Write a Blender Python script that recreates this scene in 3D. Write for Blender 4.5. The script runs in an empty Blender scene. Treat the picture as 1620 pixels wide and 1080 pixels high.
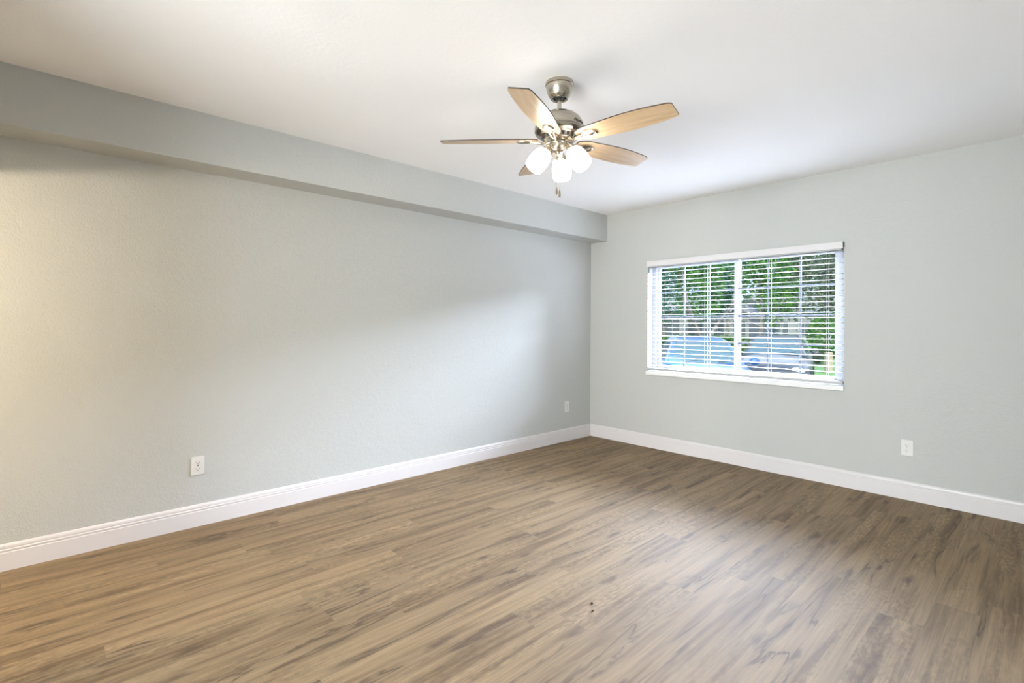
import bpy, bmesh, math, random
from mathutils import Vector, Matrix, noise as mnoise
R = math.radians
C = bpy.context.scene
COL = C.collection

# ------------------------------------------------------------------ camera
F_PX, YAW, ROLL, HOR = 798.12, 0.82072, 0.004332, 515.6
CAM = Vector((3.552, -4.520, 1.2242))
FWD = Vector((-math.sin(YAW), math.cos(YAW), 0)); RT = Vector((math.cos(YAW), math.sin(YAW), 0)); UP = Vector((0, 0, 1))
cd = bpy.data.cameras.new('camera'); cam = bpy.data.objects.new('camera', cd); COL.objects.link(cam)
cd.sensor_width = 36.0; cd.lens = F_PX / 1620 * 36.0
cd.shift_y = -(540 - HOR) / 1620.0
cd.clip_start = 0.02; cd.clip_end = 400
cx_ = RT * math.cos(ROLL) + UP * math.sin(ROLL); cy_ = -RT * math.sin(ROLL) + UP * math.cos(ROLL); cz_ = -FWD
cam.matrix_world = Matrix(((cx_.x, cy_.x, cz_.x, CAM.x), (cx_.y, cy_.y, cz_.y, CAM.y), (cx_.z, cy_.z, cz_.z, CAM.z), (0, 0, 0, 1)))
C.camera = cam

def ground_at(px, depth, z=0.0):
    """a place in the garden: along the line of sight px, at that depth"""
    p = CAM + FWD * depth + RT * ((px - 810) / F_PX * depth)
    return Vector((p.x, p.y, z))

# ------------------------------------------------------------------ world, sun, exposure
C.view_settings.view_transform = 'Standard'
C.view_settings.look = 'None'
C.view_settings.exposure = 0.86
C.view_settings.gamma = 1.0
C.view_settings.use_curve_mapping = False
C.cycles.use_denoising = True
C.cycles.max_bounces = 10
C.cycles.diffuse_bounces = 6
C.cycles.transparent_max_bounces = 16
C.cycles.sample_clamp_indirect = 6.0
C.cycles.caustics_refractive = False

W = bpy.data.worlds.new('sky'); C.world = W; W.use_nodes = True
wn = W.node_tree.nodes; wl = W.node_tree.links
bg = wn['Background']
# pale horizon haze all round, with a bright bank of cloud above the trees on the window side (+y)
tc = wn.new('ShaderNodeTexCoord'); sx = wn.new('ShaderNodeSeparateXYZ'); cr = wn.new('ShaderNodeValToRGB')
wl.new(tc.outputs['Generated'], sx.inputs[0]); wl.new(sx.outputs['Z'], cr.inputs['Fac'])
el = cr.color_ramp.elements
el[0].position = 0.0; el[0].color = (0.46, 0.60, 0.72, 1)
el[1].position = 1.0; el[1].color = (0.8, 1.1, 1.7, 1)
for pos, c in ((0.18, (0.56, 0.72, 0.88)), (0.32, (1.3, 1.5, 1.9))):
    e = el.new(pos); e.color = (*c, 1)
CLOUD = 1.0
def wmap(sock, a, b, lo, hi):
    m = wn.new('ShaderNodeMapRange'); m.interpolation_type = 'SMOOTHSTEP'
    for k, v in zip(('From Min', 'From Max', 'To Min', 'To Max'), (a, b, lo, hi)): m.inputs[k].default_value = v
    wl.new(sock, m.inputs['Value']); return m.outputs['Result']
def wmul(a, b):
    m = wn.new('ShaderNodeMath'); m.operation = 'MULTIPLY'; wl.new(a, m.inputs[0]); wl.new(b, m.inputs[1]); return m.outputs[0]
k1 = wmul(wmap(sx.outputs['Z'], 0.19, 0.30, 0, 1), wmap(sx.outputs['Z'], 0.62, 0.92, 1, 0))
k2 = wmul(k1, wmap(sx.outputs['Y'], 0.05, 0.5, 0, 1))
vm = wn.new('ShaderNodeVectorMath'); vm.operation = 'SCALE'; vm.inputs[0].default_value = (0.86 * CLOUD, 0.91 * CLOUD, 1.12 * CLOUD); wl.new(k2, vm.inputs['Scale'])
va = wn.new('ShaderNodeVectorMath'); va.operation = 'ADD'; wl.new(cr.outputs['Color'], va.inputs[0]); wl.new(vm.outputs['Vector'], va.inputs[1])
wl.new(va.outputs['Vector'], bg.inputs['Color']); bg.inputs['Strength'].default_value = 1.0

def lamp(name, kind, loc, energy, color=(1, 1, 1), **kw):
    d = bpy.data.lights.new(name, kind); d.energy = energy; d.color = color
    for k, v in kw.items(): setattr(d, k, v)
    o = bpy.data.objects.new(name, d); o.location = loc; COL.objects.link(o)
    return o
sun = lamp('sun', 'SUN', (8, -4, 12), 3.0, (1.0, 0.95, 0.86), angle=R(1.0))
sun.rotation_euler = Vector((-0.55, 0.72, -0.72)).to_track_quat('-Z', 'Y').to_euler()
# added fill light, out of view, shining in through the added patio door
fill_lamp = lamp('back_fill_light', 'AREA', (2.9, -7.45, 0.95), 315.0, (0.97, 0.97, 1.0), shape='RECTANGLE', size=3.0, size_y=1.8)
fill_lamp.rotation_euler = (R(86), 0, R(31))
# daylight of the bright overcast sky that falls in through the blind
sky_light = lamp('window_daylight', 'AREA', (1.6, 3.6, 3.75), 9200.0, (0.74, 0.80, 1.0), shape='RECTANGLE', size=6.6, size_y=2.6)
sky_light.rotation_euler = Vector((0.0, -0.90, -0.42)).to_track_quat('-Z', 'Y').to_euler()
# warm lamp of the hallway behind the low opening at the back left
hall = lamp('hallway_lamp', 'POINT', (1.0, -5.95, 1.72), 70.0, (1.0, 0.83, 0.60), shadow_soft_size=0.05)

# ------------------------------------------------------------------ materials
def mat(name):
    m = bpy.data.materials.new(name); m.use_nodes = True
    return m, m.node_tree.nodes, m.node_tree.links, m.node_tree.nodes['Principled BSDF']
def simple(name, col, rough=0.5, metal=0.0, spec=0.5, coat=0.0):
    m, n, l, b = mat(name)
    b.inputs['Base Color'].default_value = (*col, 1); b.inputs['Roughness'].default_value = rough
    b.inputs['Metallic'].default_value = metal; b.inputs['Specular IOR Level'].default_value = spec
    b.inputs['Coat Weight'].default_value = coat
    return m
def mnode(n, l, op, a, b=None, c=None):
    x = n.new('ShaderNodeMath'); x.operation = op
    for i, v in enumerate((a, b, c)):
        if v is None: continue
        if isinstance(v, (int, float)): x.inputs[i].default_value = v
        else: l.new(v, x.inputs[i])
    return x.outputs[0]
def ramp(n, l, fac, stops):
    r = n.new('ShaderNodeValToRGB'); l.new(fac, r.inputs['Fac']); e = r.color_ramp.elements
    for i, (p, c) in enumerate(stops):
        k = e[i] if i < 2 else e.new(p)
        k.position = p; k.color = (*c, 1) if len(c) == 3 else c
    return r.outputs['Color']
def mixc(n, l, fac, a, b, mode='MIX'):
    x = n.new('ShaderNodeMix'); x.data_type = 'RGBA'; x.blend_type = mode
    for i, v in ((0, fac), (6, a), (7, b)):
        if isinstance(v, (int, float)): x.inputs[i].default_value = v
        elif isinstance(v, tuple): x.inputs[i].default_value = (*v, 1)
        else: l.new(v, x.inputs[i])
    return x.outputs[2]

def plaster(name, col, rough, size, strength, dist):
    m, n, l, b = mat(name)
    g = n.new('ShaderNodeNewGeometry')
    t = n.new('ShaderNodeTexNoise'); t.inputs['Scale'].default_value = size; t.inputs['Detail'].default_value = 3.0
    l.new(g.outputs['Position'], t.inputs['Vector'])
    t2 = n.new('ShaderNodeTexNoise'); t2.inputs['Scale'].default_value = size * 0.33; t2.inputs['Detail'].default_value = 2.0
    l.new(g.outputs['Position'], t2.inputs['Vector'])
    hgt = mnode(n, l, 'ADD', mnode(n, l, 'SMOOTHSTEP', t.outputs['Fac'], 0.42, 0.62) if False else t.outputs['Fac'], mnode(n, l, 'MULTIPLY', t2.outputs['Fac'], 0.8))
    bp = n.new('ShaderNodeBump'); bp.inputs['Strength'].default_value = strength; bp.inputs['Distance'].default_value = dist
    l.new(hgt, bp.inputs['Height']); l.new(bp.outputs['Normal'], b.inputs['Normal'])
    b.inputs['Base Color'].default_value = (*col, 1); b.inputs['Roughness'].default_value = rough
    b.inputs['Specular IOR Level'].default_value = 0.3
    return m
M = {}
M['wall'] = plaster('sage_grey_paint', (0.485, 0.490, 0.468), 0.55, 95, 0.55, 0.004)
M['ceiling'] = plaster('ceiling_white_paint', (0.92, 0.91, 0.905), 0.8, 60, 0.25, 0.003)
M['trim'] = simple('white_trim_gloss', (0.66, 0.63, 0.625), 0.35)
M['plastic'] = simple('outlet_white_plastic', (0.68, 0.665, 0.64), 0.35)
M['slot'] = simple('outlet_slot_dark', (0.12, 0.10, 0.09), 0.6)
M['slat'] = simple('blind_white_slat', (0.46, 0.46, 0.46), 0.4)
M['valance'] = simple('valance_white', (0.66, 0.64, 0.64), 0.45)
M['vinyl'] = simple('window_white_vinyl', (0.28, 0.28, 0.30), 0.35)
M['grille'] = simple('grille_grey_vinyl', (0.10, 0.10, 0.115), 0.4)
M['cord'] = simple('blind_cord', (0.75, 0.74, 0.72), 0.8)
M['sill'] = plaster('sill_white_marble', (0.82, 0.82, 0.82), 0.3, 12, 0.05, 0.001)
M['dark'] = simple('dark_metal', (0.03, 0.028, 0.025), 0.5)

def floor_mat():
    m, n, l, b = mat('oak_vinyl_plank')
    g = n.new('ShaderNodeNewGeometry'); s = n.new('ShaderNodeSeparateXYZ'); l.new(g.outputs['Position'], s.inputs[0])
    PW, PL = 0.152, 1.22
    xr = mnode(n, l, 'DIVIDE', mnode(n, l, 'ADD', s.outputs['X'], 10.03), PW)
    row = mnode(n, l, 'FLOOR', xr); fx = mnode(n, l, 'FRACT', xr)
    w1 = n.new('ShaderNodeTexWhiteNoise'); w1.noise_dimensions = '1D'; l.new(row, w1.inputs['W'])
    yr = mnode(n, l, 'ADD', mnode(n, l, 'DIVIDE', mnode(n, l, 'ADD', s.outputs['Y'], 20.0), PL), mnode(n, l, 'MULTIPLY', w1.outputs['Value'], 7.0))
    pl = mnode(n, l, 'FLOOR', yr); fy = mnode(n, l, 'FRACT', yr)
    cmb = n.new('ShaderNodeCombineXYZ'); l.new(row, cmb.inputs[0]); l.new(pl, cmb.inputs[1])
    w2 = n.new('ShaderNodeTexWhiteNoise'); w2.noise_dimensions = '3D'; l.new(cmb.outputs[0], w2.inputs['Vector'])
    pid = w2.outputs['Value']; off = mnode(n, l, 'MULTIPLY', pid, 37.0)
    def coords(sx_, sy_):
        c = n.new('ShaderNodeCombineXYZ')
        l.new(mnode(n, l, 'MULTIPLY', s.outputs['X'], sx_), c.inputs[0])
        l.new(mnode(n, l, 'ADD', mnode(n, l, 'MULTIPLY', s.outputs['Y'], sy_), off), c.inputs[1])
        l.new(off, c.inputs[2]); return c.outputs[0]
    def nz(vec, sc, det, dis=0.0, rough=0.5):
        t = n.new('ShaderNodeTexNoise'); t.inputs['Scale'].default_value = sc; t.inputs['Detail'].default_value = det
        t.inputs['Distortion'].default_value = dis; t.inputs['Roughness'].default_value = rough
        l.new(vec, t.inputs['Vector']); return t.outputs['Fac']
    broad = nz(coords(19.0, 0.95), 1.0, 5.0, 0.35, 0.58)
    fine = nz(coords(130.0, 3.5), 1.0, 3.0, 0.0, 0.6)
    base = ramp(n, l, broad, [(0.24, (0.100, 0.060, 0.026)), (0.80, (0.305, 0.217, 0.119)), (0.40, (0.174, 0.112, 0.054)), (0.50, (0.236, 0.160, 0.083))])
    base = mixc(n, l, 0.8, base, ramp(n, l, fine, [(0.25, (0.62, 0.60, 0.57)), (0.70, (1.16, 1.16, 1.17))]), 'MULTIPLY')
    tone = ramp(n, l, pid, [(0.0, (0.92, 0.915, 0.905)), (1.0, (1.07, 1.065, 1.06))])
    base = mixc(n, l, 1.0, base, tone, 'MULTIPLY')
    # mottled chatter across the grain
    ch = nz(coords(75.0, 26.0), 1.0, 2.0)
    chm = ramp(n, l, nz(coords(9.0, 0.8), 1.0, 2.0), [(0.45, (0, 0, 0)), (0.62, (1, 1, 1))])
    base = mixc(n, l, mnode(n, l, 'MULTIPLY', chm, 0.75), base, mixc(n, l, 1.0, base, ramp(n, l, ch, [(0.36, (0.62, 0.60, 0.57)), (0.62, (1.12, 1.12, 1.12))]), 'MULTIPLY'))
    # dark splits along the grain, each in a darker streak
    cn = nz(coords(9.0, 0.85), 1.0, 4.0, 0.7, 0.55)
    ca = mnode(n, l, 'ABSOLUTE', mnode(n, l, 'SUBTRACT', cn, 0.42))
    cm = ramp(n, l, nz(coords(5.0, 0.9), 1.3, 2.0), [(0.46, (0, 0, 0)), (0.58, (1, 1, 1))])
    halo = mnode(n, l, 'MULTIPLY', mnode(n, l, 'MULTIPLY', ramp(n, l, ca, [(0.0, (1, 1, 1)), (0.10, (0, 0, 0))]), cm), 0.36)
    base = mixc(n, l, halo, base, (0.105, 0.066, 0.033))
    crack = mnode(n, l, 'MULTIPLY', mnode(n, l, 'MULTIPLY', ramp(n, l, ca, [(0.006, (1, 1, 1)), (0.020, (0, 0, 0))]), cm), 0.8)
    base = mixc(n, l, crack, base, (0.070, 0.042, 0.019))
    # knots
    vt = n.new('ShaderNodeTexVoronoi'); vt.voronoi_dimensions = '2D'; vt.inputs['Scale'].default_value = 1.0; l.new(coords(6.5, 1.7), vt.inputs['Vector'])
    vd = mnode(n, l, 'ADD', vt.outputs['Distance'], mnode(n, l, 'MULTIPLY', mnode(n, l, 'SUBTRACT', nz(coords(45.0, 14.0), 1.0, 3.0), 0.5), 0.30))
    sr = n.new('ShaderNodeSeparateColor'); l.new(vt.outputs['Color'], sr.inputs[0])
    kn = mnode(n, l, 'MULTIPLY', ramp(n, l, vd, [(0.02, (1, 1, 1)), (0.15, (0, 0, 0))]), mnode(n, l, 'GREATER_THAN', sr.outputs[0], 0.55))
    base = mixc(n, l, mnode(n, l, 'MULTIPLY', kn, 0.8), base, (0.075, 0.045, 0.022))
    # plank seams
    ex = mnode(n, l, 'MULTIPLY', mnode(n, l, 'MINIMUM', fx, mnode(n, l, 'SUBTRACT', 1.0, fx)), PW)
    ey = mnode(n, l, 'MULTIPLY', mnode(n, l, 'MINIMUM', fy, mnode(n, l, 'SUBTRACT', 1.0, fy)), PL)
    seam = mnode(n, l, 'LESS_THAN', mnode(n, l, 'MINIMUM', ex, ey), 0.0011)
    base = mixc(n, l, mnode(n, l, 'MULTIPLY', seam, 0.3), base, (0.10, 0.07, 0.04))
    l.new(base, b.inputs['Base Color'])
    rg = mnode(n, l, 'ADD', mnode(n, l, 'MULTIPLY', fine, 0.12), 0.65); l.new(rg, b.inputs['Roughness'])
    b.inputs['Specular IOR Level'].default_value = 0.55
    bp = n.new('ShaderNodeBump'); bp.inputs['Strength'].default_value = 0.25; bp.inputs['Distance'].default_value = 0.0012
    hh = mnode(n, l, 'SUBTRACT', fine, mnode(n, l, 'ADD', crack, seam)); l.new(hh, bp.inputs['Height']); l.new(bp.outputs['Normal'], b.inputs['Normal'])
    return m
M['floor'] = floor_mat()

def brushed(name, col, rough):
    m, n, l, b = mat(name)
    t = n.new('ShaderNodeTexNoise'); mp = n.new('ShaderNodeMapping'); c = n.new('ShaderNodeTexCoord')
    mp.inputs['Scale'].default_value = (4, 4, 260); l.new(c.outputs['Object'], mp.inputs[0]); l.new(mp.outputs[0], t.inputs['Vector'])
    t.inputs['Scale'].default_value = 1.0
    l.new(mnode(n, l, 'ADD', mnode(n, l, 'MULTIPLY', t.outputs['Fac'], 0.12), rough), b.inputs['Roughness'])
    b.inputs['Base Color'].default_value = (*col, 1); b.inputs['Metallic'].default_value = 1.0
    return m
M['nickel'] = brushed('brushed_nickel', (0.50, 0.45, 0.375), 0.20)
M['fob'] = simple('bronze_fob', (0.16, 0.13, 0.09), 0.45, 0.6)
def wood(name, c0, c1, rough):
    m, n, l, b = mat(name)
    c = n.new('ShaderNodeTexCoord'); mp = n.new('ShaderNodeMapping'); mp.inputs['Scale'].default_value = (5, 90, 60)
    t = n.new('ShaderNodeTexNoise'); t.inputs['Scale'].default_value = 1.0; t.inputs['Detail'].default_value = 4.0
    l.new(c.outputs['Object'], mp.inputs[0]); l.new(mp.outputs[0], t.inputs['Vector'])
    l.new(ramp(n, l, t.outputs['Fac'], [(0.3, c0), (0.7, c1)]), b.inputs['Base Color']); b.inputs['Roughness'].default_value = rough
    return m
M['blade'] = wood('light_oak_blade', (0.47, 0.325, 0.185), (0.62, 0.465, 0.30), 0.30)
M['blade_edge'] = simple('dark_walnut_edge', (0.045, 0.028, 0.016), 0.5)
def glow(name, col, strength, base=(0.9, 0.9, 0.88)):
    m, n, l, b = mat(name)
    b.inputs['Base Color'].default_value = (*base, 1); b.inputs['Roughness'].default_value = 0.35
    b.inputs['Emission Color'].default_value = (*col, 1); b.inputs['Emission Strength'].default_value = strength
    return m
M['shade'] = glow('frosted_glass_lit', (1.0, 0.93, 0.86), 9.0)
M['bulb'] = glow('bulb_lit', (1.0, 0.93, 0.86), 85.0)
def glass():
    m, n, l, b = mat('window_glass'); n.remove(b)
    tr = n.new('ShaderNodeBsdfTransparent'); tr.inputs[0].default_value = (0.93, 0.96, 0.96, 1)
    gl = n.new('ShaderNodeBsdfGlossy'); gl.inputs['Roughness'].default_value = 0.02
    fr = n.new('ShaderNodeFresnel'); fr.inputs['IOR'].default_value = 1.2
    mx = n.new('ShaderNodeMixShader'); l.new(fr.outputs[0], mx.inputs[0]); l.new(tr.outputs[0], mx.inputs[1]); l.new(gl.outputs[0], mx.inputs[2])
    l.new(mx.outputs[0], n['Material Output'].inputs['Surface'])
    return m
M['glass'] = glass()

# ------------------------------------------------------------------ mesh helpers
def box(bm, a, b):
    x0, y0, z0 = a; x1, y1, z1 = b
    v = [bm.verts.new(p) for p in ((x0, y0, z0), (x1, y0, z0), (x1, y1, z0), (x0, y1, z0), (x0, y0, z1), (x1, y0, z1), (x1, y1, z1), (x0, y1, z1))]
    for f in ((0, 3, 2, 1), (4, 5, 6, 7), (0, 1, 5, 4), (1, 2, 6, 5), (2, 3, 7, 6), (3, 0, 4, 7)): bm.faces.new([v[i] for i in f])
    return v
def lathe(bm, prof, seg=40, mtx=None, a0=0, cap=False):
    rings = []
    for r, z in prof:
        if r < 1e-6: rings.append([bm.verts.new((0, 0, z))])
        else: rings.append([bm.verts.new((r * math.cos(a0 + 2 * math.pi * k / seg), r * math.sin(a0 + 2 * math.pi * k / seg), z)) for k in range(seg)])
    for p, q in zip(rings, rings[1:]):
        for k in range(seg):
            k2 = (k + 1) % seg
            vs = [p[k % len(p)], p[k2 % len(p)], q[k2 % len(q)], q[k % len(q)]]
            u = []
            for w in vs:
                if w not in u: u.append(w)
            if len(u) > 2:
                try: bm.faces.new(u)
                except ValueError: pass
    vs = [w for r in rings for w in r]
    if mtx is not None: bmesh.ops.transform(bm, matrix=mtx, verts=vs)
    return vs
def tube(bm, pts, rad, seg=8):
    pts = [Vector(p) for p in pts]; rings = []
    rads = rad if isinstance(rad, (list, tuple)) else [rad] * len(pts)
    for i, p in enumerate(pts):
        d = (pts[min(i + 1, len(pts) - 1)] - pts[max(i - 1, 0)]).normalized()
        a = d.cross(Vector((0, 0, 1)) if abs(d.z) < 0.9 else Vector((1, 0, 0))).normalized(); b = d.cross(a)
        rings.append([bm.verts.new(p + (a * math.cos(2 * math.pi * k / seg) + b * math.sin(2 * math.pi * k / seg)) * rads[i]) for k in range(seg)])
    for p, q in zip(rings, rings[1:]):
        for k in range(seg): bm.faces.new((p[k], p[(k + 1) % seg], q[(k + 1) % seg], q[k]))
    bm.faces.new(rings[0]); bm.faces.new(rings[-1][::-1])
def prism(bm, outline, axis, a, b):
    """outline: 2-d points; extruded along 'x' or 'y' from a to b"""
    def P(u, v, t): return (t, u, v) if axis == 'x' else (u, t, v)
    r0 = [bm.verts.new(P(u, v, a)) for u, v in outline]; r1 = [bm.verts.new(P(u, v, b)) for u, v in outline]
    k = len(outline)
    for i in range(k): bm.faces.new((r0[i], r0[(i + 1) % k], r1[(i + 1) % k], r1[i]))
    bm.faces.new(r0[::-1]); bm.faces.new(r1)
def obj(name, bm, m, parent=None, smooth=False, bevel=0.0, angle=40):
    bmesh.ops.recalc_face_normals(bm, faces=bm.faces)
    me = bpy.data.meshes.new(name); bm.to_mesh(me); bm.free()
    for mm in (m if isinstance(m, (list, tuple)) else [m]): me.materials.append(mm)
    o = bpy.data.objects.new(name, me); COL.objects.link(o)
    if parent: o.parent = parent
    if smooth:
        me.polygons.foreach_set('use_smooth', [True] * len(me.polygons))
        try: me.set_sharp_from_angle(angle=R(angle))
        except Exception: pass
    if bevel:
        b = o.modifiers.new('bevel', 'BEVEL'); b.width = bevel; b.segments = 2; b.limit_method = 'ANGLE'
    return o
def boxes(name, lst, m, parent=None, bevel=0.0):
    bm = bmesh.new()
    for a, b in lst: box(bm, a, b)
    return obj(name, bm, m, parent, bevel=bevel)
def thing(name, label, cat, loc=(0, 0, 0), rz=0.0, group=None):
    o = bpy.data.objects.new(name, None); COL.objects.link(o); o.location = loc; o.rotation_euler = (0, 0, rz)
    o['label'] = label; o['category'] = cat
    if group: o['group'] = group
    return o
def tag(o, label, cat, group=None, kind=None):
    o['label'] = label; o['category'] = cat
    if group: o['group'] = group
    if kind: o['kind'] = kind
    return o
def struct(o, label, cat):
    o['kind'] = 'structure'; return tag(o, label, cat)

# ------------------------------------------------------------------ room shell
H = 2.44; XR = 3.78; YB = -5.12
WX0, WX1, WZ0, WZ1 = 0.731, 2.452, 0.732, 1.888; WT = 0.20
SD, SZ = 0.222, 2.154
struct(boxes('floor', [((-0.2, -7.0, -0.12), (XR + 0.2, 0.0, 0.0))], M['floor']), 'light brown oak look vinyl plank floor of the empty room', 'floor')
struct(boxes('ceiling', [((-0.4, -7.6, H), (XR + 0.6, 0.5, H + 0.2))], M['ceiling']), 'white textured ceiling above the fan', 'ceiling')
struct(boxes('wall_left', [((-0.2, -7.0, 0), (0, 0, H))], M['wall']), 'long sage grey wall under the dropped soffit', 'wall')
struct(boxes('wall_right', [((-0.2, 0, -0.6), (WX0, WT, H)), ((WX1, 0, -0.6), (XR + 0.2, WT, H)), ((WX0, 0, -0.6), (WX1, WT, WZ0)), ((WX0, 0, WZ1), (WX1, WT, H))], M['wall']),
       'sage grey wall with the window and its blind', 'wall')
struct(boxes('wall_near', [((XR, -7.0, 0), (XR + 0.2, 0, H))], M['wall']), 'sage grey wall beside the camera', 'wall')
struct(boxes('wall_back', [((0, YB - 0.12, 0), (0.12, YB, H)), ((0.12, YB - 0.12, 1.885), (1.08, YB, H)), ((1.08, YB - 0.12, 0), (1.45, YB, H)),
                           ((1.45, YB - 0.12, 2.10), (3.60, YB, H)), ((3.60, YB - 0.12, 0), (XR, YB, H)),
                           ((1.25, -7.0, 0), (1.37, YB - 0.12, H)), ((0, -7.0, 0), (1.25, -6.88, H))], M['wall']), 'sage grey back wall with a hallway opening', 'wall')
sf = boxes('ceiling_soffit', [((0, -7.0, SZ), (SD, 0, H))], M['wall'])
struct(sf, 'sage grey dropped soffit running along the top of the left wall', 'soffit')

BP = [(0, 0), (0.0155, 0), (0.0155, 0.089), (0.0135, 0.0925), (0.0135, 0.0955), (0.0150, 0.0975), (0.0150, 0.1040), (0.0110, 0.1065), (0.0110, 0.1100),
      (0.0120, 0.1125), (0.0105, 0.122), (0.0065, 0.128), (0.0035, 0.131), (0, 0.131)]
bm = bmesh.new(); prism(bm, [(-u, v) for u, v in BP], 'x', 0.0155, XR)
struct(obj('baseboard_right', bm, M['trim']), 'white moulded baseboard along the window wall', 'baseboard')
bm = bmesh.new(); prism(bm, BP, 'y', YB, 0.0)
struct(obj('baseboard_left', bm, M['trim']), 'white moulded baseboard along the long left wall', 'baseboard')

# added patio door behind the camera, unseen, lets the fill light in
d1 = thing('added_patio_door', 'added unseen sliding patio door in the back wall for the fill light', 'door', (0, 0, 0)); d1['kind'] = 'structure'
boxes('added_door_frame', [((1.45, YB - 0.11, 0), (1.51, YB - 0.02, 2.10)), ((3.54, YB - 0.11, 0), (3.60, YB - 0.02, 2.10)), ((1.45, YB - 0.11, 2.04), (3.60, YB - 0.02, 2.10)), ((2.49, YB - 0.10, 0), (2.56, YB - 0.03, 2.10))], M['vinyl'], d1)
boxes('added_door_pane', [((1.51, YB - 0.07, 0.02), (3.54, YB - 0.065, 2.04))], M['glass'], d1)

# ------------------------------------------------------------------ window with grid
w1 = thing('window_1', 'white sliding window with grilles between panes behind the blind', 'window', (0, 0, 0)); w1['kind'] = 'structure'
FW = 0.042; Y0, Y1 = 0.085, 0.155
boxes('window_frame', [((WX0, Y0, WZ0 + 0.03), (WX0 + FW, Y1, WZ1)), ((WX1 - FW, Y0, WZ0 + 0.03), (WX1, Y1, WZ1)), ((WX0 + FW, Y0, WZ1 - FW), (WX1 - FW, Y1, WZ1)), ((WX0 + FW, Y0, WZ0 + 0.03), (WX1 - FW, Y1, WZ0 + 0.03 + FW))], M['vinyl'], w1, bevel=0.003)
XM = (WX0 + WX1) / 2
for k, (xa, xb, yy) in enumerate(((WX0 + FW, XM + 0.022, 0.118), (XM - 0.022, WX1 - FW, 0.092))):
    st = 0.030; za, zb = WZ0 + 0.03 + FW, WZ1 - FW
    s_ = boxes('window_sash', [((xa, yy, za), (xa + st, yy + 0.024, zb)), ((xb - st - 0.012, yy, za), (xb, yy + 0.024, zb)), ((xa + st, yy, za), (xb - st, yy + 0.024, za + st)), ((xa + st, yy, zb - st), (xb - st, yy + 0.024, zb))], M['vinyl'], w1, bevel=0.002)
    boxes('window_pane', [((xa + st, yy + 0.010, za + st), (xb - st, yy + 0.013, zb - st))], M['glass'], s_)
    gl = []; ax, bx_ = xa + st, xb - st - 0.012; az, bz = za + st, zb - st
    for i in (1, 2): gl.append(((ax + (bx_ - ax) * i / 3 - 0.008, yy + 0.014, az), (ax + (bx_ - ax) * i / 3 + 0.008, yy + 0.021, bz)))
    for i in (1, 2, 3): gl.append(((ax, yy + 0.0145, az + (bz - az) * i / 4 - 0.008), (bx_, yy + 0.0205, az + (bz - az) * i / 4 + 0.008)))
    boxes('window_grille', gl, M['grille'], s_)
bm = bmesh.new(); prism(bm, [(-0.022, 0.737), (-0.026, 0.742), (-0.026, 0.768), (-0.020, 0.776), (0.16, 0.778), (0.16, 0.733), (0.0, 0.733)], 'x', WX0 - 0.004, WX1 + 0.004)
struct(obj('window_sill', bm, M['sill']), 'white sill below the window blind', 'sill')

# ------------------------------------------------------------------ blind
bl = thing('window_blind', 'white two inch slat blind hanging open inside the window recess', 'blind', ((WX0 + WX1) / 2, 0.0, WZ1))
def BL(p): return (p[0] - (WX0 + WX1) / 2, p[1], p[2] - WZ1)
def bbx(name, lst, m, parent=None, bevel=0.0):
    return boxes(name, [(BL(a), BL(b)) for a, b in lst], m, parent or bl, bevel)
bbx('valance', [((WX0 + 0.001, -0.030, 1.832), (WX1 - 0.003, -0.021, 1.8865)), ((WX0 + 0.001, -0.021, 1.832), (WX0 + 0.010, 0.0, 1.8865)), ((WX1 - 0.012, -0.021, 1.832), (WX1 - 0.003, 0.0, 1.8865))], M['valance'], bevel=0.002)
bbx('head_rail', [((WX0 + 0.012, -0.019, 1.822), (WX1 - 0.014, 0.036, 1.868))], M['slat'])
bbx('valance_clip', [((WX1 - 0.003, -0.028, 1.842), (WX1 + 0.002, -0.0005, 1.878))], M['dark'])
for k in range(24):
    z = 0.835 + 0.0425 * k
    bm = bmesh.new()
    sec = [(-0.0255, 0.0), (-0.012, 0.0008), (0.0, 0.0011), (0.012, 0.0008), (0.0255, 0.0), (0.0255, -0.0022), (0.012, -0.0014), (0.0, -0.0011), (-0.012, -0.0014), (-0.0255, -0.0022)]
    prism(bm, [(u + 0.008, v + z - WZ1) for u, v in sec], 'x', WX0 + 0.006 - XM, WX1 - 0.006 - XM)
    obj('slat', bm, M['slat'], bl)
bbx('bottom_rail', [((WX0 + 0.006, -0.017, 0.787), (WX1 - 0.006, 0.033, 0.809))], M['slat'], bevel=0.004)
for x in (0.845, 1.345, 1.91, 2.34):
    bm = bmesh.new()
    for yy in (-0.0185, 0.0345): tube(bm, [BL((x, yy, 0.80)), BL((x, yy, 1.83))], 0.0011, 5)
    obj('ladder_cord', bm, M['cord'], bl)
bbx('cord_tag', [((1.651, -0.0225, 1.665), (1.673, -0.0205, 1.822))], simple('clear_white_plastic', (0.80, 0.88, 0.90), 0.2), bevel=0.001)

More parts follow.
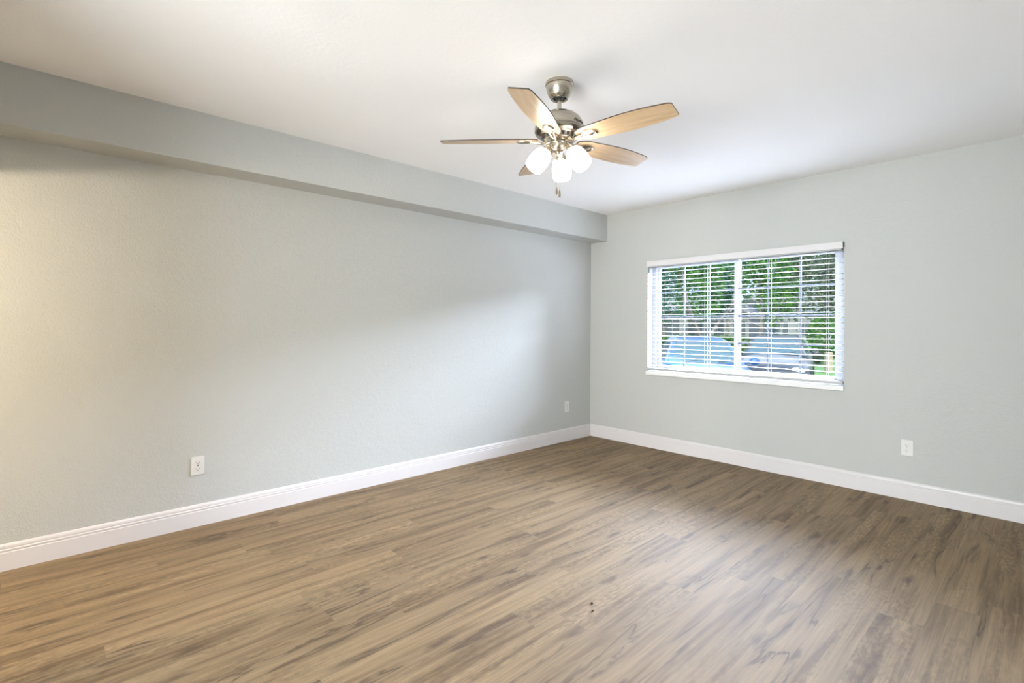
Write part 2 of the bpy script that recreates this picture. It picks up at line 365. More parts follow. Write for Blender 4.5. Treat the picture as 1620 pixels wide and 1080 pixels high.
# ------------------------------------------------------------------ outlets
def outlet(loc, rz, label):
    t = thing('wall_outlet', label, 'electrical outlet', loc, rz)          # local: plate in xz, front towards -y
    bm = bmesh.new(); box(bm, (-0.0355, -0.006, -0.0565), (0.0355, 0.0, 0.0565))
    obj('cover_plate', bm, M['plastic'], t, bevel=0.0035)
    for s in (-1, 1):
        bm = bmesh.new(); pts = []
        for k in range(28):
            a = 2 * math.pi * k / 28; pts.append((max(-0.0150, min(0.0150, 0.0172 * math.cos(a))), s * 0.0195 + 0.0142 * math.sin(a)))
        prism(bm, pts, 'y', -0.0085, -0.004)
        r_ = obj('receptacle', bm, M['plastic'], t)
        for sx_ in (-1, 1):
            hh = 0.0052 if sx_ < 0 else 0.0042
            boxes('slot', [((sx_ * 0.0064 - 0.0014, -0.0088, s * 0.0195 + 0.0022 - hh), (sx_ * 0.0064 + 0.0014, -0.0080, s * 0.0195 + 0.0022 + hh))], M['slot'], r_)
        bm = bmesh.new(); lathe(bm, [(0, -0.0004), (0.0026, -0.0004), (0.0026, 0.0004), (0, 0.0004)], 12, Matrix.Translation((0, -0.0085, s * 0.0195 - 0.0085)) @ Matrix.Rotation(R(90), 4, 'X'))
        obj('ground_hole', bm, M['slot'], r_)
    bm = bmesh.new(); lathe(bm, [(0, -0.0007), (0.0030, -0.0005), (0.0034, 0.0007), (0, 0.0007)], 12, Matrix.Translation((0, -0.0062, 0)) @ Matrix.Rotation(R(90), 4, 'X'))
    obj('screw', bm, M['nickel'], t)
    return t
outlet((0.0, -3.8235, 0.3665), R(90), 'white duplex outlet on the left wall, large and near the camera')
outlet((0.0, -0.405, 0.3665), R(90), 'small far white outlet on the left wall near the room corner')
outlet((2.843, 0.0, 0.3680), 0.0, 'white duplex outlet on the wall to the right below the window')

# ------------------------------------------------------------------ ceiling fan
FX, FY = 1.866, -2.632
fan = thing('ceiling_fan', 'brushed nickel ceiling fan with five light oak blades and three lit lamps', 'ceiling fan', (FX, FY, H))
def fz(z): return z - H
def lath(name, prof, m, parent=None, seg=48):
    bm = bmesh.new(); lathe(bm, [(r, fz(z)) for r, z in prof], seg); return obj(name, bm, m, parent or fan, smooth=True, angle=32)
lath('canopy', [(0, 2.44), (0.069, 2.44), (0.0705, 2.434), (0.0705, 2.424), (0.067, 2.420), (0.0665, 2.414), (0.063, 2.395), (0.055, 2.375), (0.046, 2.361), (0.041, 2.356), (0.037, 2.356), (0.033, 2.362), (0.033, 2.40), (0, 2.40)], M['nickel'])
lath('hanger_ball', [(0, 2.352), (0.012, 2.353), (0.022, 2.360), (0.029, 2.372), (0.030, 2.385), (0, 2.395)], M['dark'])
lath('downrod', [(0, 2.37), (0.0105, 2.37), (0.0105, 2.304), (0.0150, 2.302), (0.0150, 2.282), (0, 2.282)], M['nickel'])
MOT = [(0, 2.290), (0.03, 2.289), (0.06, 2.284), (0.085, 2.274), (0.104, 2.258), (0.115, 2.240), (0.121, 2.222), (0.1235, 2.208), (0.1215, 2.202), (0.1245, 2.198), (0.1235, 2.190), (0.117, 2.181), (0.104, 2.175), (0.094, 2.173), (0.090, 2.170), (0.079, 2.150), (0.070, 2.145), (0, 2.145)]
motor = lath('motor_housing', MOT, M['nickel'], seg=64)
bm = bmesh.new()
for k in range(20):
    a = 2 * math.pi * k / 20; da = 0.085
    q = [(0.0886, 2.1665, -da), (0.0886, 2.1665, da), (0.0816, 2.1535, da * .7), (0.0816, 2.1535, -da * .7)]
    vs = []
    for d in (0.0012, -0.002):
        vs.append([bm.verts.new(((r + d) * math.cos(a + t), (r + d) * math.sin(a + t), fz(z))) for r, z, t in q])
    bm.faces.new(vs[0])
    for i in range(4): bm.faces.new((vs[0][i], vs[0][(i + 1) % 4], vs[1][(i + 1) % 4], vs[1][i]))
obj('vent_slots', bm, M['dark'], motor)
# script lettering on the housing
tcv = bpy.data.curves.new('logo_curve', 'FONT'); tcv.body = 'Hunter'; tcv.size = 0.026; tcv.shear = 0.45; tcv.space_character = 0.92; tcv.offset = 0.0005; tcv.extrude = 0.0004; tcv.align_x = 'CENTER'; tcv.resolution_u = 3
to = bpy.data.objects.new('logo_curve', tcv); COL.objects.link(to)
bpy.context.view_layer.update()
me = bpy.data.meshes.new_from_object(to.evaluated_get(bpy.context.evaluated_depsgraph_get()))
bpy.data.objects.remove(to)
def mot_r(z):
    for (r0, z0), (r1, z1) in zip(MOT, MOT[1:]):
        if z1 <= z <= z0 and z0 > z1: return r0 + (r1 - r0) * (z - z0) / (z1 - z0)
    return 0.12
LA = R(3.0)
for v in me.vertices:
    z = 2.2110 + v.co.y; r = mot_r(z) + 0.0006 + max(0, v.co.z); a = LA + v.co.x / 0.118
    v.co = (r * math.cos(a), r * math.sin(a), fz(z))
me.materials.clear(); me.materials.append(M['dark'])
lo = bpy.data.objects.new('logo_lettering', me); COL.objects.link(lo); lo.parent = motor

lath('switch_housing', [(0, 2.156), (0.044, 2.156), (0.047, 2.152), (0.047, 2.135), (0.044, 2.131), (0.0465, 2.128), (0.046, 2.112), (0.038, 2.102), (0.022, 2.094), (0.012, 2.084), (0.008, 2.078), (0, 2.076)], M['nickel'])

def blade_mesh():
    bm = bmesh.new(); N = 28; top = []; bot = []
    def halfw(t):        # t 0 root .. 1 tip
        return 0.047 + 0.0225 * math.sin(math.pi * min(1, t * 0.62 + 0.06)) ** 1.5 - 0.020 * max(0, t - 0.45) ** 1.6 * 2.0
    xs = [0.105 + (0.592 - 0.105) * i / N for i in range(N + 1)]
    L_, R_ = [], []
    for i, x in enumerate(xs):
        t = i / N; hw = halfw(t)
        if t < 0.12: hw *= 0.62 + 0.38 * math.sin(t / 0.12 * math.pi / 2)
        if t > 0.965: hw -= (t - 0.965) / 0.035 * 0.006
        L_.append((x, hw)); R_.append((x, -hw))
    outline = L_ + R_[::-1]
    th = 0.0028
    a = [bm.verts.new((x, y, th)) for x, y in outline]; b = [bm.verts.new((x, y, -th)) for x, y in outline]
    n = len(outline)
    for i in range(n):
        f = bm.faces.new((a[i], b[i], b[(i + 1) % n], a[(i + 1) % n])); f.material_index = 1
    for i in range(N):
        f = bm.faces.new((b[i], b[i + 1], b[n - 2 - i], b[n - 1 - i])); f.material_index = 0
        f = bm.faces.new((a[i], a[n - 1 - i], a[n - 2 - i], a[i + 1])); f.material_index = 1
    return bm
BLZ = 2.152; PITCH = R(-12.5)
me_b = None; me_i = None
for k in range(5):
    ang = R(8 + 72 * k)
    if me_b is None:
        o = obj('blade', blade_mesh(), [M['blade'], M['blade_edge']], fan); me_b = o.data
        bm = bmesh.new()
        # bracket: open oval medallion under the blade root, with an arm to the hub
        N = 30
        for ro, h0, h1 in ((1.0, -0.0032, -0.0085),):
            A = [];
            for i in range(N):
                a = 2 * math.pi * i / N
                A.append([(0.172 + rx * math.cos(a), ry * math.sin(a), z) for rx, ry, z in ((0.045, 0.031, -0.003), (0.044, 0.030, -0.0085), (0.037, 0.024, -0.0110), (0.031, 0.018, -0.0075), (0.018, 0.010, -0.0095), (0.006, 0.0035, -0.0105))])
            V_ = [[bm.verts.new(p) for p in ring] for ring in A]
            for i in range(N):
                for j in range(5): bm.faces.new((V_[i][j], V_[i][j + 1], V_[(i + 1) % N][j + 1], V_[(i + 1) % N][j]))
            bm.faces.new([V_[i][5] for i in range(N)])
        tube(bm, [(0.050, 0.0, -0.004), (0.080, 0.004, -0.014), (0.110, 0.010, -0.012), (0.150, 0.012, -0.007)], [0.0075, 0.0065, 0.006, 0.005], 8)
        tube(bm, [(0.050, 0.0, -0.004), (0.080, -0.004, -0.014), (0.110, -0.010, -0.012), (0.150, -0.012, -0.007)], [0.0075, 0.0065, 0.006, 0.005], 8)
        br = obj('blade_bracket', bm, M['nickel'], o, smooth=True); me_i = br.data
    else:
        o = bpy.data.objects.new('blade', me_b); COL.objects.link(o); o.parent = fan
        br = bpy.data.objects.new('blade_bracket', me_i); COL.objects.link(br); br.parent = o
    o.matrix_local = Matrix.Translation((0, 0, fz(BLZ))) @ Matrix.Rotation(ang, 4, 'Z') @ Matrix.Rotation(PITCH, 4, 'X')

SH = [(r * 0.94, z * 0.95) for r, z in ((0.018, 0.0), (0.030, 0.004), (0.041, 0.014), (0.048, 0.030), (0.0515, 0.050), (0.0525, 0.070), (0.0515, 0.090), (0.049, 0.108), (0.0475, 0.116),
      (0.0455, 0.116), (0.047, 0.106), (0.0495, 0.088), (0.0505, 0.070), (0.0495, 0.050), (0.046, 0.031), (0.039, 0.016), (0.028, 0.007), (0.016, 0.004))]
for az in (125, 248, 8):
    a = R(az); tilt = R(38)
    dirv = Vector((math.cos(a) * math.sin(tilt), math.sin(a) * math.sin(tilt), -math.cos(tilt)))
    neck = Vector((0.072 * math.cos(a), 0.072 * math.sin(a), fz(2.088)))
    mt = Matrix.Translation(neck) @ dirv.to_track_quat('Z', 'X').to_matrix().to_4x4()
    bm = bmesh.new()
    st = Vector((0.025 * math.cos(a), 0.025 * math.sin(a), fz(2.108)))
    tube(bm, [st, st.lerp(neck - dirv * 0.03, 0.5) + Vector((0, 0, 0.006)), neck - dirv * 0.028, neck - dirv * 0.012], 0.009, 10)
    lathe(bm, [(0.0, -0.034), (0.012, -0.033), (0.017, -0.028), (0.018, -0.016), (0.024, -0.008), (0.029, 0.001), (0.030, 0.008), (0.027, 0.009), (0.0, 0.002)], 24, mt)
    arm = obj('lamp_arm', bm, M['nickel'], fan, smooth=True)
    bm = bmesh.new(); lathe(bm, SH, 36, mt); obj('lamp_shade', bm, M['shade'], arm, smooth=True, angle=80)
    bm = bmesh.new(); lathe(bm, [(0, 0.012), (0.012, 0.014), (0.014, 0.030), (0.024, 0.052), (0.028, 0.068), (0.025, 0.084), (0.014, 0.095), (0, 0.098)], 20, mt)
    obj('bulb', bm, M['bulb'], arm, smooth=True, angle=80)
for lx, zb in ((-0.0135, 1.878), (0.0015, 1.864)):
    p = RT * lx - FWD * 0.012
    bm = bmesh.new(); tube(bm, [(p.x * 0.6, p.y * 0.6, fz(2.10)), (p.x, p.y, fz(2.05)), (p.x, p.y, fz(zb + 0.034))], 0.0011, 6)
    ch = obj('pull_chain', bm, M['nickel'], fan)
    bm = bmesh.new(); lathe(bm, [(0, zb + 0.040), (0.003, zb + 0.038), (0.0042, zb + 0.030), (0.0060, zb + 0.016), (0.0055, zb + 0.006), (0.0030, zb + 0.001), (0, zb)], 14, Matrix.Translation((p.x, p.y, -H)))
    obj('pull_fob', bm, M['fob'], ch, smooth=True)

# ------------------------------------------------------------------ crumbs on the floor
for (x, y, s, lab) in ((0, 0, 0.013, 'tiny dark brown crumb on the planks, farther of two specks'), (1, 0, 0.011, 'tiny dark brown crumb on the planks, nearer of two specks')):
    px, py = ((938, 955), (939.5, 967))[int(x)]
    dp = (CAM.z) / ((py - HOR - ROLL * (px - 810)) / F_PX)
    p = CAM + FWD * dp + RT * ((px - 810) / F_PX * dp)
    bm = bmesh.new(); bmesh.ops.create_icosphere(bm, subdivisions=1, radius=s * 0.5)
    for v in bm.verts:
        v.co *= 1 + 0.35 * mnoise.noise(v.co * 400 + Vector((x, 3, 1))); v.co.z *= 0.6
    zmin = min(v.co.z for v in bm.verts)
    c_ = obj('crumb', bm, simple('crumb_brown', (0.06, 0.04, 0.03), 0.9)); c_.location = (p.x, p.y, -zmin)
    tag(c_, lab, 'crumb', 'crumbs on the floor')

# ------------------------------------------------------------------ outdoors
GZ = -0.45
def ground_mat(name, c0, c1, sc, rough=0.95):
    m, n, l, b = mat(name)
    g = n.new('ShaderNodeNewGeometry'); t = n.new('ShaderNodeTexNoise'); t.inputs['Scale'].default_value = sc; t.inputs['Detail'].default_value = 6.0
    l.new(g.outputs['Position'], t.inputs['Vector'])
    l.new(ramp(n, l, t.outputs['Fac'], [(0.35, c0), (0.65, c1)]), b.inputs['Base Color']); b.inputs['Roughness'].default_value = rough
    return m
def leaf_mat(name, cols):
    cols = [tuple(v * 1.3 for v in c) for c in cols]
    m, n, l, b = mat(name)
    g = n.new('ShaderNodeNewGeometry')
    c = ramp(n, l, g.outputs['Random Per Island'], [(i / (len(cols) - 1) if len(cols) > 1 else 0, q) for i, q in ((0, cols[0]), (len(cols) - 1, cols[-1]), *((j, cols[j]) for j in range(1, len(cols) - 1)))])
    l.new(c, b.inputs['Base Color']); b.inputs['Roughness'].default_value = 0.6; b.inputs['Specular IOR Level'].default_value = 0.25
    tr = n.new('ShaderNodeBsdfTranslucent'); l.new(c, tr.inputs[0]); mx = n.new('ShaderNodeMixShader'); mx.inputs[0].default_value = 0.3
    l.new(b.outputs[0], mx.inputs[1]); l.new(tr.outputs[0], mx.inputs[2]); l.new(mx.outputs[0], n['Material Output'].inputs['Surface'])
    return m
M['leaf_bright'] = leaf_mat('bright_green_leaves', [(0.035, 0.10, 0.03), (0.075, 0.19, 0.035), (0.13, 0.26, 0.06)])
M['leaf_teal'] = leaf_mat('blue_green_leaves', [(0.03, 0.085, 0.06), (0.06, 0.15, 0.085), (0.10, 0.20, 0.12)])
M['leaf_olive'] = leaf_mat('olive_grey_leaves', [(0.055, 0.075, 0.045), (0.10, 0.135, 0.075), (0.17, 0.19, 0.12)])
M['leaf_dark'] = leaf_mat('dark_green_leaves', [(0.02, 0.055, 0.02), (0.05, 0.12, 0.03), (0.09, 0.18, 0.05)])
M['bark'] = ground_mat('grey_bark', (0.12, 0.10, 0.085), (0.24, 0.22, 0.20), 9)
M['pale_bark'] = ground_mat('pale_bark', (0.22, 0.22, 0.21), (0.36, 0.36, 0.35), 9)
M['asphalt'] = ground_mat('parking_asphalt', (0.03, 0.03, 0.03), (0.06, 0.06, 0.06), 7)
M['lawn'] = ground_mat('lawn_green', (0.07, 0.17, 0.035), (0.14, 0.28, 0.08), 5)
M['post'] = ground_mat('weathered_pine', (0.30, 0.23, 0.14), (0.42, 0.34, 0.22), 20)
M['stucco'] = ground_mat('pale_stucco', (0.22, 0.22, 0.215), (0.27, 0.27, 0.265), 14)
M['roof'] = ground_mat('grey_shingle', (0.10, 0.10, 0.10), (0.18, 0.18, 0.18), 11)
M['dark_glass'] = simple('dark_building_glass', (0.10, 0.11, 0.12), 0.08)

struct(boxes('ground_parking', [((-60, WT, GZ - 0.1), (40, 90, GZ))], M['asphalt']), 'grey parking ground outside the window', 'ground')
def patch(name, pts, z0, z1, m, label, cat):
    bm = bmesh.new(); a = [bm.verts.new((p.x, p.y, z0)) for p in pts]; b = [bm.verts.new((p.x, p.y, z1)) for p in pts]
    n = len(pts); bm.faces.new(a[::-1]); bm.faces.new(b)
    for i in range(n): bm.faces.new((a[i], a[(i + 1) % n], b[(i + 1) % n], b[i]))
    return struct(obj(name, bm, m), label, cat)
patch('lawn_ground', [ground_at(1240, 12.5), ground_at(1420, 12.5), ground_at(1420, 46), ground_at(1225, 46), ground_at(1225, 30)], GZ - 0.05, GZ + 0.05, M['lawn'], 'bright green lawn beyond the parked cars', 'lawn')
patch('verge_ground', [ground_at(980, 21), ground_at(1225, 21), ground_at(1225, 46), ground_at(980, 46)], GZ - 0.05, GZ + 0.05, M['lawn'], 'green verge beneath the hedge at the far left', 'lawn')

rnd = random.Random(7)
def foliage(bm, centre, rad, count, size, rng, flat=0.85):
    """leaf sprays: small bent two-quad leaves filling a lumpy ball"""
    c = Vector(centre)
    for _ in range(count):
        while True:
            d = Vector((rng.uniform(-1, 1), rng.uniform(-1, 1), rng.uniform(-1, 1)))
            if 0.05 < d.length < 1: break
        d = d.normalized() * (d.length ** 0.45)
        p = c + Vector((d.x * rad[0], d.y * rad[1], d.z * rad[2]))
        s = size * rng.uniform(0.6, 1.3)
        ax = Vector((rng.uniform(-1, 1), rng.uniform(-1, 1), rng.uniform(-0.7, 0.4))).normalized()
        sd = ax.cross(Vector((rng.uniform(-1, 1), rng.uniform(-1, 1), rng.uniform(0.2, 1)))).normalized()
        nn = ax.cross(sd) * (0.25 * s)
        a0, a1, m0 = p - ax * s * 0.5, p + ax * s * 0.5, p - nn
        v = [bm.verts.new(q) for q in (a0, m0 - sd * s * 0.32, a1, m0 + sd * s * 0.32)]
        bm.faces.new((v[0], v[1], v[2])); bm.faces.new((v[0], v[2], v[3]))
def tree(px, depth, height, crown_r, crown_z, m_leaf, m_bark, label, name='leafy_tree', count=2600, leaf=0.22, trunk_r=0.13, fork=False, seed=1, group='trees beyond the parking'):
    rng = random.Random(seed); p = ground_at(px, depth, GZ)
    t = thing(name, label, 'tree', p, 0.0, group)
    bm = bmesh.new(); top = crown_z + (height - crown_z) * 0.55
    if fork:
        tube(bm, [(0, 0, -0.1), (0.05, 0, 0.6), (0.02, 0.05, 1.1)], [trunk_r, trunk_r * 0.85, trunk_r * 0.8], 10)
        for a in (0.3, 2.5, 4.4):
            q = Vector((math.cos(a) * RT.x, math.cos(a) * RT.y, 0)) + Vector((0, 0.5 * math.sin(a), 0))
            tube(bm, [(0.02, 0.05, 1.0), (q.x * 0.5, q.y * 0.5, 1.7), (q.x * 1.1, q.y * 1.1, 2.6), (q.x * 1.5, q.y * 1.5, top)], [trunk_r * 0.75, trunk_r * 0.55, trunk_r * 0.45, 0.02], 8)
    else:
        tube(bm, [(0, 0, -0.1), (rng.uniform(-.08, .08), 0, crown_z * 0.5), (rng.uniform(-.12, .12), rng.uniform(-.1, .1), crown_z), (rng.uniform(-.25, .25), 0, top)], [trunk_r * 1.15, trunk_r, trunk_r * 0.85, 0.03], 10)
        for j in range(6):
            a = rng.uniform(0, 6.28); z0 = crown_z + (top - crown_z) * j / 7
            tube(bm, [(0, 0, z0), (math.cos(a) * crown_r * 0.35, math.sin(a) * crown_r * 0.35, z0 + 0.3), (math.cos(a) * crown_r * 0.75, math.sin(a) * crown_r * 0.75, z0 + 0.7)], [trunk_r * 0.4, trunk_r * 0.25, 0.015], 6)
    obj('trunk', bm, m_bark, t, smooth=True)
    bm = bmesh.new(); hc = (height - crown_z)
    for j in range(11):
        a = rng.uniform(0, 6.28); rr = crown_r * rng.uniform(0.2, 0.52); z = crown_z + hc * rng.uniform(0.18, 0.85); k = rng.uniform(0.40, 0.48)
        foliage(bm, (rr * math.cos(a), rr * math.sin(a), z), (crown_r * k, crown_r * k, hc * 0.26), count // 11, leaf, rng)
    obj('crown', bm, m_leaf, t)
    return t
tree(1112, 19, 5.7, 1.75, 1.75, M['leaf_bright'], M['bark'], 'bright green tree with a forked trunk behind the blue car', fork=True, seed=5, leaf=0.15, count=3600)
tree(1335, 19, 5.8, 1.6, 1.9, M['leaf_olive'], M['bark'], 'olive green tree nearest the right edge of the window', seed=25, leaf=0.15, count=3400)
tree(1203, 23.5, 6.3, 1.75, 1.7, M['leaf_bright'], M['bark'], 'green tree with a straight dark trunk right of the middle window bar', seed=11, leaf=0.18, count=3000)
tree(1050, 28.5, 7.4, 2.2, 1.8, M['leaf_teal'], M['bark'], 'blue green tree farthest to the left behind the blind', seed=3, leaf=0.22, count=3000)
tree(1262, 28.5, 7.4, 1.9, 2.0, M['leaf_olive'], M['pale_bark'], 'olive grey tree with a pale trunk, middle of the right hand grove', seed=17, leaf=0.2, count=3000)
tree(1150, 33.5, 8.6, 2.5, 1.8, M['leaf_teal'], M['bark'], 'blue green tree standing behind the middle bar of the window', seed=8, leaf=0.26, count=3000)
tree(1312, 33.5, 8.8, 2.2, 2.2, M['leaf_olive'], M['pale_bark'], 'olive grey tree with a pale trunk behind the round bush', seed=21, leaf=0.24, count=3000)
tree(1236, 39, 9.8, 2.6, 2.2, M['leaf_olive'], M['pale_bark'], 'farthest olive grey tree, its pale trunk in front of the low building', seed=14, leaf=0.28, count=3000)

def bush(px, depth, r, h, m, label, count, leaf, seed):
    rng = random.Random(seed); p = ground_at(px, depth, GZ); t = thing('round_bush', label, 'bush', p, 0, 'bushes on the lawn')
    bm = bmesh.new()
    for j in range(5):
        a = j * 1.256; tube(bm, [(0, 0, -0.05), (math.cos(a) * r * 0.3, math.sin(a) * r * 0.3, h * 0.45), (math.cos(a) * r * 0.6, math.sin(a) * r * 0.6, h * 0.75)], [0.04, 0.03, 0.01], 6)
    obj('stem', bm, M['bark'], t)
    bm = bmesh.new(); foliage(bm, (0, 0, h * 0.52), (r, r, h * 0.5), count, leaf, rng); obj('foliage', bm, m, t)
bush(1318, 27, 1.25, 2.35, M['leaf_bright'], 'large round green bush at the right behind the wooden posts', 2600, 0.16, 31)
bush(1292, 22.5, 0.42, 0.75, M['leaf_olive'], 'small low shrub between the two wooden posts', 500, 0.10, 33)

rng = random.Random(41); hp0, hp1 = ground_at(1030, 25.2, GZ), ground_at(1178, 25.6, GZ)
hb = bmesh.new()
for j in range(26):
    p = hp0.lerp(hp1, (j + 0.5) / 26); foliage(hb, (p.x, p.y, GZ + 0.62), (0.42, 0.42, 0.62), 230, 0.15, rng)
tag(obj('clipped_hedge', hb, M['leaf_bright']), 'long low clipped green hedge in front of the pale building', 'hedge')

def post(px, depth, label):
    p = ground_at(px, depth, GZ + 0.05); bm = bmesh.new(); box(bm, (-0.10, -0.10, -0.1), (0.10, 0.10, 0.74))
    o = obj('wooden_post', bm, M['post'], bevel=0.02); o.location = p; o.rotation_euler = (0, 0, YAW)
    tag(o, label, 'post', 'wooden posts on the lawn')
post(1264, 18.2, 'pale square wooden post on the lawn beside the silver car')
post(1311, 18.0, 'pale square wooden post on the lawn nearest the right window edge')

def building(px0, px1, d0, d1_, hgt, label, nwin, seed):
    p0, p1 = ground_at(px0, d0, GZ), ground_at(px1, d1_, GZ); ax = (p1 - p0); Lb = ax.length; ax.normalize()
    t = thing('apartment_building', label, 'building', p0, math.atan2(ax.y, ax.x))
    boxes('wall', [((0, 0, -0.1), (Lb, 6, hgt))], M['stucco'], t)
    bm = bmesh.new(); prism(bm, [(-0.6, hgt), (6.6, hgt), (3.0, hgt + 1.8)], 'x', -0.5, Lb + 0.5); obj('roof', bm, M['roof'], t)
    for i in range(nwin):
        x = Lb * (i + 0.5) / nwin
        f = boxes('window', [((x - 0.75, -0.04, 0.95), (x + 0.75, 0.05, 2.25))], M['vinyl'], t)
        boxes('pane', [((x - 0.68, -0.055, 1.0), (x - 0.03, -0.03, 2.2)), ((x + 0.03, -0.055, 1.0), (x + 0.68, -0.03, 2.2))], M['dark_glass'], f)
    return t
building(1005, 1185, 38, 42, 2.9, 'low pale building with white windows behind the hedge', 5, 1)
building(1215, 1330, 46, 46, 3.0, 'low pale building seen between the grey tree trunks', 3, 2)

# ------------------------------------------------------------------ cars
def paint(name, col):
    return simple(name, col, 0.3, 0.0, 0.4, 0.2)
M['tyre'] = simple('tyre_rubber', (0.02, 0.02, 0.02), 0.8)
M['rim'] = simple('alloy_rim', (0.45, 0.45, 0.46), 0.3, 0.9)
M['car_glass'] = simple('car_glass', (0.05, 0.09, 0.10), 0.08, 0.0, 0.5)
M['lens'] = simple('headlamp_lens', (0.55, 0.58, 0.60), 0.1)
M['black_plastic'] = simple('black_plastic', (0.02, 0.02, 0.022), 0.5)
def car(p, rz, body_m, label):
    """front towards local -y"""
    t = thing('parked_car', label, 'car', p, rz, 'cars parked outside the window')
    # lower body: stations along y (y, half width, sill z, shoulder z, deck z)
    ST = [(-2.18, 0.62, 0.34, 0.50, 0.56), (-2.12, 0.74, 0.24, 0.58, 0.68), (-1.90, 0.84, 0.20, 0.66, 0.79), (-1.45, 0.88, 0.20, 0.74, 0.88), (-0.95, 0.89, 0.20, 0.82, 0.97), (-0.4, 0.89, 0.20, 0.86, 0.98),
          (0.3, 0.89, 0.20, 0.88, 0.99), (1.0, 0.89, 0.20, 0.90, 1.00), (1.6, 0.87, 0.22, 0.92, 1.02), (1.98, 0.80, 0.28, 0.90, 1.01), (2.12, 0.68, 0.36, 0.80, 0.92)]
    bm = bmesh.new(); rings = []
    for y, w, z0, zs, zd in ST:
        sec = [(-w * 0.80, z0), (-w * 0.96, z0 + 0.10), (-w, (z0 + zs) / 2), (-w * 0.985, zs), (-w * 0.90, zd - 0.035), (-w * 0.55, zd - 0.005), (0, zd + 0.015), (w * 0.55, zd - 0.005), (w * 0.90, zd - 0.035), (w * 0.985, zs), (w, (z0 + zs) / 2), (w * 0.96, z0 + 0.10), (w * 0.80, z0)]
        rings.append([bm.verts.new((x, y, z)) for x, z in sec])
    for a, b in zip(rings, rings[1:]):
        k = len(a)
        for i in range(k): bm.faces.new((a[i], a[(i + 1) % k], b[(i + 1) % k], b[i]))
    bm.faces.new(rings[0]); bm.faces.new(rings[-1][::-1])
    o = obj('body', bm, body_m, t, smooth=True, angle=50)
    sm = o.modifiers.new('sub', 'SUBSURF'); sm.levels = 1; sm.render_levels = 1
    # cabin: belt line outline and roof outline
    bm = bmesh.new()
    B = [(-0.76, -1.02), (0.76, -1.02), (0.80, 1.85), (-0.80, 1.85)]; zb = (0.93, 0.93, 0.98, 0.98)
    lev = [(0.0, 0, 0), (0.90, 1, 1), (1.0, 1, 1)]
    T = [(-0.57, -0.22), (0.57, -0.22), (0.60, 1.15), (-0.60, 1.15)]
    T2 = [(-0.46, -0.10), (0.46, -0.10), (0.48, 1.00), (-0.48, 1.00)]
    r0 = [bm.verts.new((x, y, z)) for (x, y), z in zip(B, zb)]
    r1 = [bm.verts.new((x, y, z)) for (x, y), z in zip(T, (1.37, 1.37, 1.40, 1.40))]
    r2 = [bm.verts.new((x, y, z)) for (x, y), z in zip(T2, (1.43, 1.43, 1.46, 1.46))]
    for a, b in ((r0, r1), (r1, r2)):
        for i in range(4): bm.faces.new((a[i], a[(i + 1) % 4], b[(i + 1) % 4], b[i]))
    bm.faces.new(r2)
    obj('cabin', bm, body_m, t, smooth=False, bevel=0.05)
    def panel(name, quad, off=0.006):
        bm = bmesh.new(); q = [Vector(v) for v in quad]; n = (q[1] - q[0]).cross(q[3] - q[0]).normalized()
        c = sum(q, Vector()) / 4
        if n.dot(c - Vector((0, 0.4, 1.0))) < 0: n = -n
        a = [bm.verts.new(v + n * off) for v in q]; b = [bm.verts.new(v - n * 0.01) for v in q]
        bm.faces.new(a); bm.faces.new(b[::-1])
        for i in range(4): bm.faces.new((a[i], a[(i + 1) % 4], b[(i + 1) % 4], b[i]))
        return obj(name, bm, M['car_glass'], t)
    def lp(a, b, u): return tuple(a[i] + (b[i] - a[i]) * u for i in range(3))
    def face(i, j, u0, u1, v0, v1):
        a, b = (*B[i], zb[i]), (*B[j], zb[j]); c, d = (*T[j], (1.37, 1.37, 1.40, 1.40)[j]), (*T[i], (1.37, 1.37, 1.40, 1.40)[i])
        f = lambda u, v: lp(lp(a, b, u), lp(d, c, u), v)
        return [f(u0, v0), f(u1, v0), f(u1, v1), f(u0, v1)]
    panel('windshield', face(0, 1, 0.07, 0.93, 0.06, 0.93))
    panel('rear_window', face(2, 3, 0.08, 0.92, 0.10, 0.90))
    for i, j in ((1, 2), (3, 0)):
        for u0, u1 in ((0.12, 0.47), (0.52, 0.86)): panel('side_window', face(i, j, u0, u1, 0.12, 0.90))
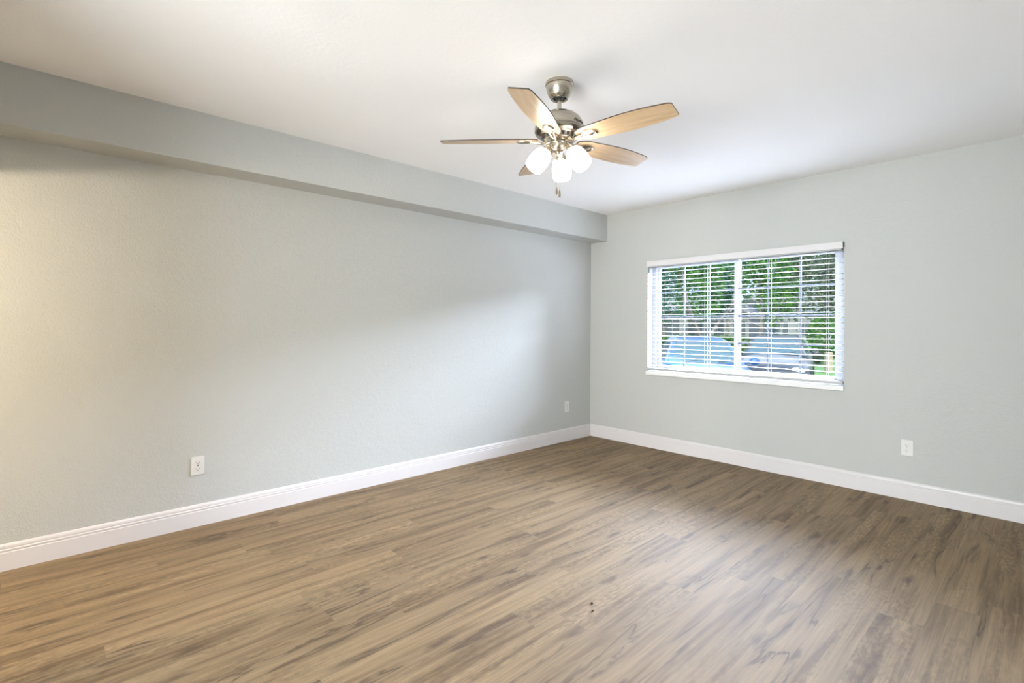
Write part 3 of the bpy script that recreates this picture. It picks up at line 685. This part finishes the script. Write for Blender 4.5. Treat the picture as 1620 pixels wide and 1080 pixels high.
    for x in (-0.81, 0.81):
        for y in (-1.36, 1.30):
            bm = bmesh.new(); mt = Matrix.Translation((x, y, 0.31)) @ Matrix.Rotation(R(90), 4, 'Y')
            lathe(bm, [(0.20, -0.10), (0.29, -0.10), (0.31, -0.08), (0.31, 0.08), (0.29, 0.10), (0.20, 0.10), (0.20, -0.10)], 28, mt); wv = obj('wheel', bm, M['tyre'], t, smooth=True)
            bm = bmesh.new(); lathe(bm, [(0, -0.085), (0.06, -0.09), (0.19, -0.07), (0.205, -0.09), (0.205, 0.09), (0.19, 0.07), (0.06, 0.09), (0, 0.085)], 28, mt); obj('rim', bm, M['rim'], wv, smooth=True)
    for x in (-1, 1):
        bm = bmesh.new()
        lathe(bm, [(0, -0.06), (0.07, -0.05), (0.10, 0), (0.07, 0.05), (0, 0.06)], 16, Matrix.Translation((x * 0.60, -2.06, 0.63)) @ Matrix.Rotation(R(90), 4, 'X') @ Matrix.Diagonal((1.7, 0.75, 1.0, 1)))
        obj('headlamp', bm, M['lens'], t, smooth=True)
        bm = bmesh.new(); bmesh.ops.create_uvsphere(bm, u_segments=14, v_segments=8, radius=0.09, matrix=Matrix.Translation((x * 0.96, -0.72, 1.00)) @ Matrix.Diagonal((1.1, 0.6, 0.8, 1)))
        tube(bm, [(x * 0.78, -0.70, 0.96), (x * 0.93, -0.72, 0.99)], 0.025, 8)
        obj('side_mirror', bm, body_m, t, smooth=True)
    boxes('grille', [((-0.40, -2.205, 0.40), (0.40, -2.14, 0.53))], M['black_plastic'], t, bevel=0.02)
    for s in (-0.35, 0.25):
        bm = bmesh.new(); tube(bm, [(s, -1.02, 0.985), (s + 0.28, -0.93, 1.035)], 0.010, 6); obj('wiper', bm, M['black_plastic'], t)
    return t
p = ground_at(1106, 10.9, GZ); car(p, math.atan2(-(CAM.x - p.x), CAM.y - p.y) + math.pi + R(6), paint('sky_blue_car_paint', (0.02, 0.07, 0.20)), 'bright blue parked car seen through the left half of the blind')
p = ground_at(1228, 14.2, GZ); car(p, math.atan2(-(CAM.x - p.x), CAM.y - p.y) + math.pi - R(4), paint('silver_car_paint', (0.03, 0.032, 0.038)), 'silver grey parked car seen through the right half of the blind')
